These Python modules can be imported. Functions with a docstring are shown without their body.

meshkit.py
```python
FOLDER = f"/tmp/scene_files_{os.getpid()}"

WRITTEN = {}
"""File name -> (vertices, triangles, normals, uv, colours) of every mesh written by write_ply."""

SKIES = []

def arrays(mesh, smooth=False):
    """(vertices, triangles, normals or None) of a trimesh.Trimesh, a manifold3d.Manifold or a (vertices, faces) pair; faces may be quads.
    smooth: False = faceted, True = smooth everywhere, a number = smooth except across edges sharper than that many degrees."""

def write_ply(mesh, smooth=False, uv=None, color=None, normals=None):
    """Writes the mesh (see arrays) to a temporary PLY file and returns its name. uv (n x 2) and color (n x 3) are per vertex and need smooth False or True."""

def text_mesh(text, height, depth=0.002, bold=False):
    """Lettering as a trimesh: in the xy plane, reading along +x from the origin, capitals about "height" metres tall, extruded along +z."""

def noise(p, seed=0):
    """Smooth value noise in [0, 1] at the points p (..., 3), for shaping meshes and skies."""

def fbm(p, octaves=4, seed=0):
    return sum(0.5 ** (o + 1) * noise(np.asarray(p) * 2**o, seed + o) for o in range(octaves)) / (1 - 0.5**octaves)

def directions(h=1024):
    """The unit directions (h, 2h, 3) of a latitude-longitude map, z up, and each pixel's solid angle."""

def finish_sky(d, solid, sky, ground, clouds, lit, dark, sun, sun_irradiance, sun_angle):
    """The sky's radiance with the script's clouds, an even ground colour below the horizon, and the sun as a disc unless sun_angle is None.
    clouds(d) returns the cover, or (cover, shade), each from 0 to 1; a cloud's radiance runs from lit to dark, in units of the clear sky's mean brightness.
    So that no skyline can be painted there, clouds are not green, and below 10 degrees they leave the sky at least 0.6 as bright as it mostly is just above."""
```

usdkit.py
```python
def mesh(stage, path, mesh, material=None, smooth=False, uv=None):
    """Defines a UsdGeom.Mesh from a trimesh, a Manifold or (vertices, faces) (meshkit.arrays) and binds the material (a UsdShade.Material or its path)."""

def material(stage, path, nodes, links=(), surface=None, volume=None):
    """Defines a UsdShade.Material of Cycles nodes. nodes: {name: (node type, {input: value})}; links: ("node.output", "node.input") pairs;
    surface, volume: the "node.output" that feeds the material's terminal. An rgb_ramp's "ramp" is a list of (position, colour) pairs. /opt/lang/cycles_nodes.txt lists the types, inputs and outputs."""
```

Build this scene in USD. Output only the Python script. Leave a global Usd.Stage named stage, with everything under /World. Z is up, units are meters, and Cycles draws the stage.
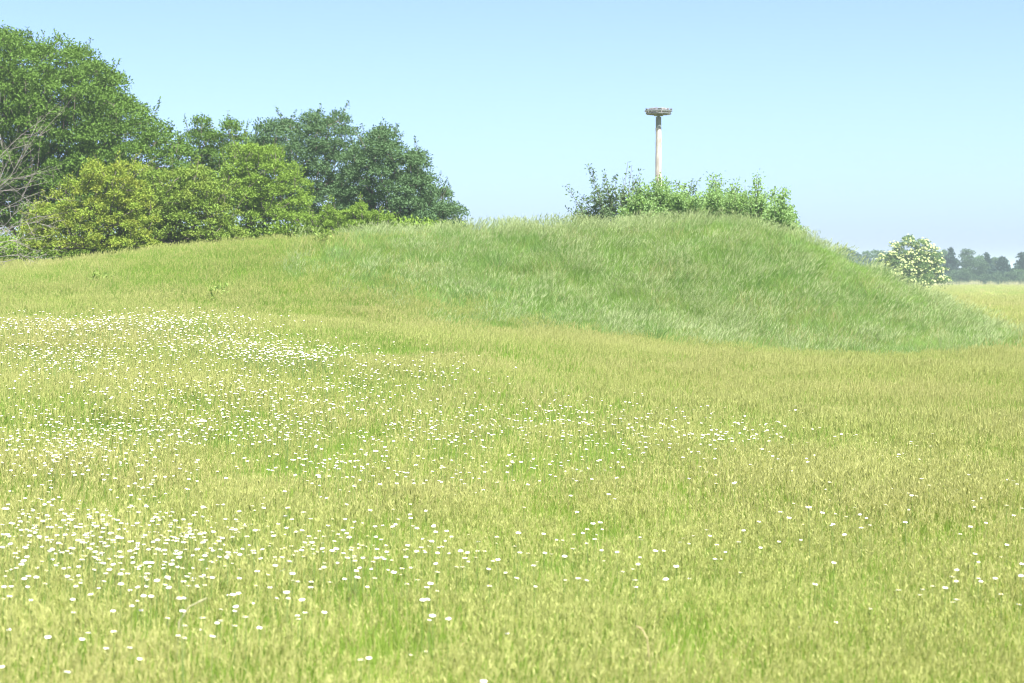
import math, numpy as np, trimesh, usdkit
from pxr import Usd, UsdGeom, UsdLux, UsdShade, Gf, Sdf, Vt
from scipy.interpolate import RBFInterpolator
from scipy.ndimage import map_coordinates, gaussian_filter

PI = math.pi
stage = Usd.Stage.CreateInMemory()
UsdGeom.SetStageUpAxis(stage, UsdGeom.Tokens.z)
UsdGeom.SetStageMetersPerUnit(stage, 1.0)
world = UsdGeom.Xform.Define(stage, '/World')
stage.SetDefaultPrim(world.GetPrim())
UsdGeom.Scope.Define(stage, '/World/Looks')

# ------------------------------------------------------------------ camera, sky, sun, exposure
EYE, HORIZON, FPX = 2.2, 275.0, 2000.0         # eye height (m), horizon row, focal length in pixels
EXPOSURE = 2.0
SUN_ELEV, SUN_ROT = math.radians(57), math.atan2(0.5, -0.86)
SUN_I, SKY_S, HAZE_D = 1.2, 0.09, 0.0003

cam = UsdGeom.Camera.Define(stage, '/World/camera')
cam.CreateHorizontalApertureAttr(36.0)
cam.CreateVerticalApertureAttr(36.0 * 683 / 1024)
cam.CreateFocalLengthAttr(36.0 * FPX / 1024)
cam.CreateVerticalApertureOffsetAttr(-(341.5 - HORIZON) * 36.0 / 1024)
cam.CreateClippingRangeAttr(Gf.Vec2f(0.1, 20000))
cam.CreateExposureAttr(EXPOSURE)
cam.CreateFStopAttr(4.0)
cam.CreateFocusDistanceAttr(30.0)
cam.AddTranslateOp().Set(Gf.Vec3d(0, 0, EYE))
cam.AddRotateXOp().Set(90.0)

sky_m = usdkit.material(stage, '/World/Looks/sky_light', {
    's': ('sky_texture', {'sky_type': 'single_scattering', 'sun_disc': False, 'sun_elevation': SUN_ELEV, 'sun_rotation': SUN_ROT,
                          'altitude': 30.0, 'air_density': 0.4, 'aerosol_density': 2.0, 'ozone_density': 3.0}),
    'b': ('background_shader', {'strength': SKY_S})}, [('s.color', 'b.color')], surface='b.background')
dome = UsdLux.DomeLight.Define(stage, '/World/sky')
UsdShade.MaterialBindingAPI.Apply(dome.GetPrim()).Bind(sky_m)
dome.GetPrim().SetCustomDataByKey('kind', 'structure')

sun = UsdLux.DistantLight.Define(stage, '/World/sun')
sun.CreateNormalizeAttr(True); sun.CreateIntensityAttr(SUN_I); sun.CreateAngleAttr(0.53); sun.CreateColorAttr(Gf.Vec3f(1.0, 0.955, 0.88))
sd = np.array([math.cos(SUN_ELEV) * math.sin(SUN_ROT), math.cos(SUN_ELEV) * math.cos(SUN_ROT), math.sin(SUN_ELEV)])
sun.AddRotateXYZOp().Set(Gf.Vec3f(0, math.degrees(math.acos(sd[2])), math.degrees(math.atan2(sd[1], sd[0]))))

# ------------------------------------------------------------------ helpers
used = {}
def numbered(path):
    k = used.get(path, -1) + 1; used[path] = k
    return path if k == 0 else f'{path}_{k:03d}'
def tag(prim, label=None, category=None, group=None, kind=None):
    p = prim.GetPrim() if hasattr(prim, 'GetPrim') else prim
    for k, v in (('label', label), ('category', category), ('group', group), ('kind', kind)):
        if v: p.SetCustomDataByKey(k, v)
    return p
def thing(name, label, category, loc, group=None):
    x = UsdGeom.Xform.Define(stage, numbered('/World/' + name)); x.AddTranslateOp().Set(Gf.Vec3d(*map(float, loc)))
    tag(x, label, category, group)
    return x
def part(parent, name, vf, mat, smooth=False):
    v, f = vf
    m = usdkit.mesh(stage, numbered(f'{parent.GetPath()}/{name}'), (np.asarray(v, float), np.asarray(f, int)), mat, smooth=smooth)
    return m
def join(parts):
    vs, fs, n = [], [], 0
    for v, f in parts:
        vs.append(v); fs.append(np.asarray(f) + n); n += len(v)
    return np.vstack(vs), np.vstack(fs)
def tube(points, radii, sides=6, caps=True):
    p = np.asarray(points, float); r = np.broadcast_to(radii, (len(p),))
    t = np.gradient(p, axis=0); t /= np.linalg.norm(t, axis=1, keepdims=True) + 1e-12
    a = np.cross(t, [0, 0, 1.0]); bad = np.linalg.norm(a, axis=1) < 0.25
    a[bad] = np.cross(t[bad], [1.0, 0, 0]); a /= np.linalg.norm(a, axis=1, keepdims=True) + 1e-12
    for i in range(1, len(a)):
        q = a[i - 1] - t[i] * np.dot(a[i - 1], t[i]); n = np.linalg.norm(q)
        if n > 1e-6: a[i] = q / n
    b = np.cross(t, a); ang = np.arange(sides) * 2 * PI / sides
    v = (p[:, None] + r[:, None, None] * (np.cos(ang)[None, :, None] * a[:, None] + np.sin(ang)[None, :, None] * b[:, None])).reshape(-1, 3)
    i, j = np.meshgrid(np.arange(len(p) - 1), np.arange(sides), indexing='ij')
    q = np.stack([i * sides + j, i * sides + (j + 1) % sides, (i + 1) * sides + (j + 1) % sides, (i + 1) * sides + j], -1).reshape(-1, 4)
    f = np.vstack([q[:, [0, 1, 2]], q[:, [0, 2, 3]]])
    if caps:
        n = len(v); v = np.vstack([v, p[:1], p[-1:]]); e = (len(p) - 1) * sides; k = np.arange(sides)
        f = np.vstack([f, np.stack([np.full(sides, n), (k + 1) % sides, k], 1), np.stack([np.full(sides, n + 1), e + k, e + (k + 1) % sides], 1)])
    return v, f
def unit(v): return v / (np.linalg.norm(v, axis=-1, keepdims=True) + 1e-12)

# ------------------------------------------------------------------ materials
def plant_mat(name, colors, trans=0.35, rough=.6, patch=None, patch_scale=0.12, spec=0.15, trans_tint=(1.15, 1.2, 0.6)):
    """Leafy matter: per-leaf colour from a ramp, slow drift over the ground, a share of light passing through."""
    nodes = {'g': ('geometry', {}), 'r': ('rgb_ramp', {'ramp': colors}),
             'p': ('principled_bsdf', {'roughness': rough, 'specular_ior_level': spec}),
             't': ('translucent_bsdf', {}), 'x': ('mix_closure', {'fac': trans}), 'k': ('mix_color', {'blend_type': 'multiply', 'fac': 1.0, 'b': trans_tint, 'use_clamp': False})}
    links = [('g.random_per_island', 'r.fac')]
    c = 'r.color'
    if patch:
        nodes |= {'n': ('noise_texture', {'scale': patch_scale, 'detail': 3.0, 'roughness': 0.6}),
                  'm': ('map_range', {'from_min': 0.38, 'from_max': 0.64, 'to_min': 0.0, 'to_max': patch[1], 'clamp': True}),
                  'q': ('mix_color', {'blend_type': 'multiply', 'b': patch[0]})}
        links += [('g.position', 'n.vector'), ('n.fac', 'm.value'), ('m.result', 'q.fac'), (c, 'q.a')]
        c = 'q.result'
    links += [(c, 'p.base_color'), (c, 'k.a'), ('k.result', 't.color'), ('p.BSDF', 'x.closure1'), ('t.BSDF', 'x.closure2')]
    return usdkit.material(stage, '/World/Looks/' + name, nodes, links, surface='x.closure')
def solid_mat(name, c1, c2, scale=8.0, rough=0.8, bump=0.0, stretch=(1, 1, 1), spec=0.3):
    nodes = {'g': ('geometry', {}), 'mp': ('mapping', {'scale': stretch}), 'n': ('noise_texture', {'scale': scale, 'detail': 4.0, 'roughness': 0.6}),
             'r': ('rgb_ramp', {'ramp': [(0.3, c1), (0.7, c2)]}), 'p': ('principled_bsdf', {'roughness': rough, 'specular_ior_level': spec})}
    links = [('g.position', 'mp.vector'), ('mp.vector', 'n.vector'), ('n.fac', 'r.fac'), ('r.color', 'p.base_color')]
    if bump:
        nodes['b'] = ('bump', {'strength': 0.6, 'distance': bump}); links += [('n.fac', 'b.height'), ('b.normal', 'p.normal')]
    return usdkit.material(stage, '/World/Looks/' + name, nodes, links, surface='p.BSDF')

G = {}
G['meadow_blade'] = plant_mat('meadow_blade', [(0.0, (.215, .30, .06)), (.45, (.265, .335, .075)), (.8, (.32, .355, .10)), (1.0, (.385, .37, .145))], patch=((.84, .98, .75), .8), trans=.45)
G['meadow_head'] = plant_mat('meadow_head', [(0.0, (.345, .35, .14)), (.5, (.41, .39, .18)), (1.0, (.465, .425, .22))], trans=.4, patch=((.88, 1.0, .75), .7))
G['green_blade'] = plant_mat('green_blade', [(0.0, (.165, .255, .055)), (.5, (.215, .295, .075)), (1.0, (.31, .34, .11))], patch=((.88, .97, .8), .6), trans=.45)
G['mound_blade'] = plant_mat('mound_blade', [(0.0, (.195, .295, .08)), (.5, (.255, .352, .1)), (.8, (.325, .395, .13)), (1.0, (.42, .435, .18))], trans=.45, patch=((.78, .9, .88), .8), patch_scale=.2)
G['mound_head'] = plant_mat('mound_head', [(0.0, (.30, .36, .18)), (.6, (.37, .40, .22)), (1.0, (.46, .45, .27))], trans=.4)
G['tussock_blade'] = plant_mat('tussock_blade', [(0.0, (.15, .25, .075)), (1.0, (.22, .31, .1))], trans=.4, spec=.15)
G['dry_blade'] = plant_mat('dry_blade', [(0.0, (.34, .30, .15)), (.6, (.43, .37, .21)), (1.0, (.5, .45, .29))], trans=.3)
G['reed'] = plant_mat('reed_pale', [(0.0, (.30, .30, .17)), (1.0, (.42, .40, .27))], trans=.25)
G['stem'] = plant_mat('flower_stem', [(0.0, (.12, .18, .05)), (1.0, (.18, .22, .07))], trans=.15)
G['petal'] = plant_mat('white_petal', [(0.0, (.78, .78, .76)), (1.0, (.84, .84, .82))], trans=.25, trans_tint=(1, 1, 1), rough=.6)
G['disc'] = plant_mat('yellow_disc', [(0.0, (.66, .52, .12)), (1.0, (.74, .6, .18))], trans=.1)
G['oak'] = plant_mat('oak_leaf', [(0.0, (0.075, 0.14, 0.022)), (0.6, (0.115, 0.195, 0.03)), (1.0, (0.185, 0.27, 0.048))], trans=.2, rough=.55, spec=.12)
G['dark_leaf'] = plant_mat('dark_leaf', [(0.0, (0.065, 0.12, 0.048)), (0.6, (0.1, 0.165, 0.062)), (1.0, (0.155, 0.22, 0.08))], trans=.2, rough=.55, spec=.12)
G['light_leaf'] = plant_mat('light_leaf', [(0.0, (.13, .21, .03)), (.6, (.19, .28, .042)), (1.0, (.27, .35, .06))], trans=.27, rough=.55, spec=.12)
G['amber_leaf'] = plant_mat('amber_leaf', [(0.0, (.17, .25, .034)), (.5, (.27, .33, .048)), (.8, (.42, .4, .062)), (1.0, (.52, .40, .075))], trans=.25, spec=.12, patch=((1.0, .78, .85), 1.0), patch_scale=2.2)
G['lime_leaf'] = plant_mat('lime_leaf', [(0.0, (.13, .21, .032)), (.6, (.2, .28, .042)), (1.0, (.3, .36, .06))], trans=.22, spec=.12, patch=((1.0, .84, .9), 1.0), patch_scale=1.8)
G['shrub_leaf'] = plant_mat('shrub_leaf', [(0.0, (.19, .3, .11)), (.6, (.25, .37, .14)), (1.0, (.33, .43, .18))], trans=.45, rough=.5, spec=.15)
G['grey_leaf'] = plant_mat('grey_leaf', [(0.0, (.11, .17, .08)), (.6, (.16, .22, .105)), (1.0, (.24, .26, .14))], spec=.15)
G['elder_leaf'] = plant_mat('elder_leaf', [(0.0, (.1, .165, .06)), (1.0, (.17, .24, .085))], spec=.1)
G['elder_flower'] = plant_mat('elder_flower', [(0.0, (.34, .39, .16)), (1.0, (.44, .47, .23))], trans=.25)
G['spruce'] = plant_mat('spruce_needles', [(0.0, (.02, .045, .036)), (1.0, (.042, .075, .05))], trans=.15)
G['far_leaf'] = plant_mat('far_leaf', [(0.0, (.05, .09, .045)), (1.0, (.09, .135, .06))], trans=.25)
G['bark'] = solid_mat('bark', (.06, .05, .04), (.14, .12, .1), 9, .9, .01, (1, 1, .3))
G['bare'] = solid_mat('bare_wood', (.13, .115, .105), (.24, .22, .2), 6, .85)
G['pole'] = solid_mat('pole_wood', (.16, .145, .135), (.41, .39, .38), 3.2, .8, .006, (2.5, 2.5, .5))
G['metal'] = solid_mat('dark_steel', (.09, .11, .12), (.15, .17, .18), 6, .6)
G['stick'] = solid_mat('nest_stick', (.1, .098, .1), (.26, .245, .24), 5, .9)
G['slat'] = solid_mat('grey_slat', (.09, .09, .1), (.16, .16, .17), 6, .8)
G['weed'] = plant_mat('weed_leaf', [(0.0, (.19, .27, .065)), (1.0, (.28, .34, .1))])

# ------------------------------------------------------------------ terrain: one height field
CTRL = []
def cz(px, Y, z): CTRL.append(((px - 512) / FPX * Y, Y, z))
def cr(px, Y, row): cz(px, Y, EYE + (HORIZON - row) / FPX * Y)
for x in (-14, -5, 5, 14):
    for y in (-10, 0, 8, 15): CTRL.append((x, y, 0.0))
for px, z in ((-300, .1), (0, .06), (500, .02), (1000, 0), (1300, 0)): cz(px, 20, z)
for px, z in ((-300, .35), (0, .29), (300, .18), (500, .1), (800, 0), (1300, 0)): cz(px, 25, z)
for px, z in ((-300, .55), (0, .5), (300, .38), (600, .15), (850, 0.02), (1300, 0)): cz(px, 31, z)
for px, z in ((-300, .95), (0, .95), (200, .88), (400, .68), (600, .38), (800, .05), (1000, 0), (1300, 0)): cz(px, 41, z)
for px, z in ((-300, 1.4), (0, 1.5), (150, 1.45), (300, 1.3), (400, 1.1), (500, .86), (600, .62), (700, .36), (800, .09), (900, .02), (1010, 0), (1300, 0)): cz(px, 50, z)
for px, z in ((500, 1.75), (600, 1.8), (700, 1.7), (800, 1.4), (860, 1.0), (920, .58), (970, .4), (1010, .1), (1060, 0), (1300, 0)): cz(px, 54.5, z)
for px, row in ((-200, 284), (0, 279), (100, 267), (200, 256), (260, 251), (330, 248)): cr(px, 58.5, row)
for px, row in ((400, 246), (460, 244), (560, 240), (650, 236), (740, 236), (790, 246), (830, 270), (860, 285), (900, 300), (930, 308), (960, 318), (990, 334)): cr(px, 61.5, row)
for px, row in ((460, 249), (600, 244), (700, 241), (800, 253)): cr(px, 58.2, row)
for px, z in ((-300, 1.7), (0, 1.9), (200, 2.1), (330, 2.3), (450, 2.3), (560, 2.2), (700, 2.0), (800, 1.4), (900, .4), (960, 0), (1300, 0)): cz(px, 69, z)
for px, z in ((-300, 1.7), (0, 2.0), (300, 2.0), (500, 1.2), (700, .3), (900, 0), (1300, 0)): cz(px, 77, z)
for px, z in ((-300, 1.0), (100, .8), (500, .3), (900, 0), (1300, 0)): cz(px, 95, z)
for px in (-300, 100, 500, 900, 1300): cz(px, 125, 0.0)
C = np.array(CTRL)
GX0, GX1, GY0, GY1, GS = -45.0, 45.0, -12.0, 130.0, 0.5
gx, gy = np.arange(GX0, GX1 + 1e-6, GS), np.arange(GY0, GY1 + 1e-6, GS)
YY, XX = np.meshgrid(gy, gx, indexing='ij')
Z = RBFInterpolator(C[:, :2], C[:, 2], kernel='thin_plate_spline', smoothing=0.05)(np.stack([XX.ravel(), YY.ravel()], 1)).reshape(XX.shape)
Z = gaussian_filter(Z, 1.2)
edge = np.clip(np.minimum.reduce([XX - GX0, GX1 - XX, YY - GY0, GY1 - YY]) / 14.0, 0, 1)
nz = np.random.default_rng(5).normal(size=XX.shape)
bump = gaussian_filter(nz, 3) * 6.0 * .05 + gaussian_filter(nz[::-1], 7) * 14 * .04
Z = (np.maximum(Z, -0.05) * edge * edge * (3 - 2 * edge)) + bump * edge
def H(x, y):
    x, y = np.broadcast_arrays(np.asarray(x, float), np.asarray(y, float))
    return map_coordinates(Z, [(y.ravel() - GY0) / GS, (x.ravel() - GX0) / GS], order=1, mode='constant', cval=0.0).reshape(x.shape)
def on_mound(x, y):
    return np.abs((x - 4.8) / 10.0) ** 2.6 + np.abs((y - 61.0) / 13.0) ** 2.6     # < 1 inside
def ground_hit(px, row, h=0.0):
    """Where the sight line of a picture point meets the terrain raised by h."""
    Y = np.concatenate([np.arange(7, 70, .05), np.arange(70, 500, .5)])
    X = (px - 512) / FPX * Y; zr = EYE + (HORIZON - row) / FPX * Y
    below = np.nonzero(H(X, Y) + h >= zr)[0]
    k = below[0] if len(below) else len(Y) - 1
    return X[k], Y[k], float(H(X[k], Y[k]))

def stretch(lo, hi, step, far):
    a = list(np.arange(lo, hi + 1e-6, step)); s = step
    while a[-1] < far: s *= 1.28; a.append(a[-1] + s)
    return a
xs = np.array(sorted(set([-v for v in stretch(0.75, 45, .75, 900)] + stretch(0, 45, .75, 900))))
ys = np.array(sorted(set([-v for v in stretch(0.75, 12, .75, 200)] + stretch(0, 130, .75, 1500))))
gY, gX = np.meshgrid(ys, xs, indexing='ij')
V = np.stack([gX.ravel(), gY.ravel(), H(gX.ravel(), gY.ravel())], 1)
W = len(xs); i, j = np.meshgrid(np.arange(len(ys) - 1), np.arange(W - 1), indexing='ij')
q = np.stack([i * W + j, i * W + j + 1, (i + 1) * W + j + 1, (i + 1) * W + j], -1).reshape(-1, 4)
cx = V[q].mean(1); inm = on_mound(cx[:, 0], cx[:, 1]) < 1.0
tri = lambda qq: np.vstack([qq[:, [0, 1, 2]], qq[:, [0, 2, 3]]])
def soil_mat(name, a, b, c):
    return usdkit.material(stage, '/World/Looks/' + name, {
        'g': ('geometry', {}), 'n': ('noise_texture', {'scale': .09, 'detail': 5.0, 'roughness': .65}), 'n2': ('noise_texture', {'scale': 9.0, 'detail': 5.0, 'roughness': .75}),
        'r': ('rgb_ramp', {'ramp': [(.35, a), (.65, b)]}), 'm': ('mix_color', {'blend_type': 'mix', 'b': c}), 'mr': ('map_range', {'from_min': .4, 'from_max': .7, 'to_min': 0.0, 'to_max': .7, 'clamp': True}),
        'bp': ('bump', {'strength': .8, 'distance': .06}), 'p': ('principled_bsdf', {'roughness': .95, 'specular_ior_level': .1})},
        [('g.position', 'n.vector'), ('g.position', 'n2.vector'), ('n.fac', 'r.fac'), ('r.color', 'm.a'), ('n2.fac', 'mr.value'), ('mr.result', 'm.fac'), ('m.result', 'p.base_color'), ('n2.fac', 'bp.height'), ('bp.normal', 'p.normal')], surface='p.BSDF')
def sub(qq):
    u, inv = np.unique(qq, return_inverse=True)
    return V[u], tri(inv.reshape(qq.shape))
gm = usdkit.mesh(stage, '/World/meadow_ground', sub(q[~inm]), soil_mat('meadow_soil', (.25, .27, .075), (.32, .31, .11), (.2, .23, .06)), smooth=True)
tag(gm, 'wide flat meadow running to the far trees', kind='structure')
mm = usdkit.mesh(stage, '/World/mound', sub(q[inm]), soil_mat('mound_soil', (.13, .2, .055), (.17, .24, .075), (.11, .16, .04)), smooth=True)
tag(mm, 'rounded burial mound overgrown with long green grass', kind='structure')

# ------------------------------------------------------------------ grass
def blades(rng, n, rad, h, w, lean=.17, curl=.5, wind=(.07, 0), segs=3, tipw=.12):
    """n curved tapering blades rooted in a disc."""
    a = rng.uniform(0, 2 * PI, n); r = rad * np.sqrt(rng.uniform(0, 1, n)) * rng.uniform(.8, 1.2, n)
    base = np.stack([r * np.cos(a), r * np.sin(a), np.full(n, -.03)], 1)
    hh = rng.uniform(h[0], h[1], n); ww = rng.uniform(w[0], w[1], n)
    d = rng.normal(size=(n, 2)) * lean; d[:, 0] += wind[0]; d[:, 1] += wind[1]
    face = rng.uniform(0, PI, n); side = np.stack([np.cos(face), np.sin(face), np.zeros(n)], 1)
    vs = []
    for k in range(segs + 1):
        t = k / segs
        c = base + np.concatenate([d * (t ** (1 + curl))[None] * hh[:, None] if False else d * (t ** (1 + curl)) * hh[:, None], (t * (1 - .18 * t * np.minimum(1, np.linalg.norm(d, axis=1))) * hh)[:, None]], 1)
        wd = ww * ((1 - t) ** .7 * (1 - tipw) + tipw * (t < 1))
        vs += [c - side * (wd / 2)[:, None], c + side * (wd / 2)[:, None]] if k < segs else [c]
    m = 2 * segs + 1
    v = np.stack(vs, 1).reshape(-1, 3); o = (np.arange(n) * m)[:, None]
    f = []
    for k in range(segs - 1): f += [o + [2 * k, 2 * k + 1, 2 * k + 3], o + [2 * k, 2 * k + 3, 2 * k + 2]]
    f.append(o + [2 * segs - 2, 2 * segs - 1, 2 * segs])
    return v, np.vstack(f), base, d, hh
def seed_stalks(rng, n, rad, h, w, head_len, head_w, lean=.08, wind=(.07, 0)):
    """Thin stalks, each with a loose spindle-shaped seed head of two crossed slivers plus side sprigs."""
    v, f, base, d, hh = blades(rng, n, rad, h, (w, w), lean, .6, wind, 3, .7)
    hv, hf, k0 = [], [], 0
    for i in range(n):
        pos = lambda t: base[i] + np.array([*(d[i] * t ** 1.6 * hh[i]), t * (1 - .18 * t * min(1, np.hypot(*d[i]))) * hh[i]])
        L = rng.uniform(*head_len); t0 = 1 - L / hh[i]
        p0, p1, pm = pos(t0), pos(1.03), pos(1 - .55 * L / hh[i])
        a = rng.uniform(0, PI)
        for q in (0, PI / 2):
            s = np.array([math.cos(a + q), math.sin(a + q), 0]) * rng.uniform(*head_w) / 2
            hv += [p0, pm + s, p1, pm - s]; hf += [[k0, k0 + 1, k0 + 2], [k0, k0 + 2, k0 + 3]]; k0 += 4
        for q in range(3):
            b = pos(t0 + (1 - t0) * rng.uniform(.05, .7)); s = np.array([*(rng.normal(size=2) * .7), 1.8]) ; s = s / np.linalg.norm(s) * L * .38
            e = np.cross(s, rng.normal(size=3)); e = e / np.linalg.norm(e) * .003
            hv += [b, b + s * .6 + e, b + s, b + s * .6 - e]; hf += [[k0, k0 + 1, k0 + 2], [k0, k0 + 2, k0 + 3]]; k0 += 4
    return (v, f), (np.array(hv), np.array(hf))

def instancer(name, label, protos, pts, idx, scale, yaw):
    """protos: list of [(mesh name, (v, f), material), ...]"""
    pi = UsdGeom.PointInstancer.Define(stage, '/World/' + name)
    for k, ms in enumerate(protos):
        x = UsdGeom.Xform.Define(stage, f'/World/{name}/tuft_{k + 1:03d}')
        for nm, vf, mat in ms: usdkit.mesh(stage, f'{x.GetPath()}/{nm}', vf, mat)
        pi.CreatePrototypesRel().AddTarget(x.GetPath())
    pi.CreateProtoIndicesAttr(Vt.IntArray.FromNumpy(np.asarray(idx, np.int32)))
    pi.CreatePositionsAttr(Vt.Vec3fArray.FromNumpy(np.asarray(pts, np.float32)))
    P = np.asarray(pts, float); gxs = (H(P[:, 0] + .4, P[:, 1]) - H(P[:, 0] - .4, P[:, 1])) / .8; gys = (H(P[:, 0], P[:, 1] + .4) - H(P[:, 0], P[:, 1] - .4)) / .8
    qs = []
    for a, u, w in zip(yaw, gxs, gys):                          # yaw, then lean part of the way with the slope
        s_ = math.hypot(u, w); t = .7 * math.atan(s_) / 2; ax = (w / s_, -u / s_) if s_ > 1e-6 else (1, 0)
        A = Gf.Quatd(math.cos(t), Gf.Vec3d(-ax[0] * math.sin(t) * -1, ax[1] * math.sin(t), 0)); B = Gf.Quatd(math.cos(a / 2), Gf.Vec3d(0, 0, math.sin(a / 2)))
        qs.append(Gf.Quath(A * B))
    pi.CreateOrientationsAttr(Vt.QuathArray(qs))
    s = np.repeat(np.asarray(scale, np.float32)[:, None], 3, 1)
    pi.CreateScalesAttr(Vt.Vec3fArray.FromNumpy(s))
    tag(pi, label, kind='stuff')
    return pi

def lownoise(seed, sig):
    """A smooth random field over the terrain grid, about -1 .. 1."""
    n = gaussian_filter(np.random.default_rng(seed).normal(size=Z.shape), sig / GS); n /= n.std()
    return lambda x, y: map_coordinates(n, [(np.asarray(y) - GY0) / GS, (np.asarray(x) - GX0) / GS], order=1, mode='nearest')
NA, NB = lownoise(11, 2.2), lownoise(12, .8)

def wedge(rng, y0, y1, dens, margin=1.5, widen=1.08):
    half = lambda y: .256 * widen * y + margin
    n = int((y1 - y0) * 2 * half(y1) * dens)
    x, y = rng.uniform(-half(y1), half(y1), n), rng.uniform(y0, y1, n)
    k = np.abs(x) < half(y)
    return x[k], y[k]

def tufts(seed, lod):
    """Kinds of tuft: 0-2 yellow green leafy, 3-5 with tan seed heads, 6-8 fresh green, 9 dry."""
    rng = np.random.default_rng(seed); out = []
    wd = {'near': (.0022, .0045), 'mid': (.005, .009), 'far': (.012, .02)}[lod]; rad = {'near': .3, 'mid': .42, 'far': .45}[lod]; n = {'near': 330, 'mid': 300, 'far': 80}[lod]
    sw = {'near': .0022, 'mid': .0038, 'far': .008}[lod]; hw = {'near': (.004, .008), 'mid': (.006, .012), 'far': (.02, .036)}[lod]
    for k in range(3):
        v, f, *_ = blades(rng, n, rad, (.12, .34), wd); out.append([('blades', (v, f), G['meadow_blade'])])
    for k in range(3):
        v, f, *_ = blades(rng, n // 2, rad, (.1, .3), wd)
        a, b = seed_stalks(rng, n // 3, rad, (.24, .46), sw, (.06, .12), hw)
        out.append([('blades', join([(v, f), a]), G['meadow_blade']), ('seed_heads', b, G['meadow_head'])])
    for k in range(3):
        v, f, *_ = blades(rng, n // 2, rad, (.12, .36), wd); w = blades(rng, n // 2, rad, (.12, .34), wd)
        a, b = seed_stalks(rng, n // 10, rad, (.24, .44), sw, (.06, .12), hw)
        out.append([('green_blades', (v, f), G['green_blade']), ('blades', join([w[:2], a]), G['meadow_blade']), ('seed_heads', b, G['meadow_head'])])
    v, f, *_ = blades(rng, n // 3, rad, (.15, .5), wd, lean=.5); out.append([('blades', (v, f), G['dry_blade'])])
    return out
def choose(rng, x, y):
    """Which tuft grows where: tan heads overall, fresh green in drifts and on the hillside at the left."""
    g = .16 + .06 * NA(x, y) + .03 * NB(x, y)
    up = np.clip((H(x, y) - .9) / 1.0, 0, 1)
    g = np.clip(g + .6 * up, .03, .85); u = rng.uniform(size=len(x)); k = rng.integers(0, 3, len(x))
    leafy = (1 - g) * np.clip(.5 - .12 * NA(x + 7, y - 3) - .12 * (x > 1.5) - .1 * (y < 12.5), .12, .85)
    kind = np.where(u < g, 6 + k, np.where(u < g + leafy, k, 3 + k))
    return np.where(rng.uniform(size=len(x)) < .035, 9, kind)
def lay(name, label, seed, lod, x, y, smin=.8, smax=1.2, protos=None, kinds=None):
    rng = np.random.default_rng(seed)
    kk = choose(rng, x, y) if kinds is None else kinds
    sc = rng.uniform(smin, smax, len(x)) * (1 + .1 * NB(x + 3, y))
    yaw = rng.uniform(-.9, .9, len(x)) + PI * (rng.uniform(size=len(x)) < .25)
    instancer(name, label, protos or tufts(seed, lod), np.stack([x, y, H(x, y)], 1), kk, np.clip(sc, .5, 1.6), yaw)

rng = np.random.default_rng(21)
x, y = wedge(rng, 6.5, 23, 13, 1.2)
lay('foreground_meadow_grass', 'yellow green grass and tan seed heads in the foreground', 22, 'near', x, y)
x, y = wedge(rng, 23, 51, 9.5, 2)
k = on_mound(x, y) > np.where(x < 1, rng.uniform(.2, 1.25, len(x)), rng.uniform(.75, 1.06, len(x))); x, y = x[k], y[k]
lay('middle_meadow_grass', 'yellow green meadow grass in front of the mound', 23, 'mid', x, y)
x = rng.uniform(-24, 0, 3300); y = rng.uniform(50.5, 68, 3300)
k = on_mound(x, y) > rng.uniform(.25, 1.2, len(x)); x, y = x[k], y[k]
lay('hillside_grass', 'light green grass on the bank left of the mound', 24, 'mid', x, y, .8, 1.15)

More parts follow.
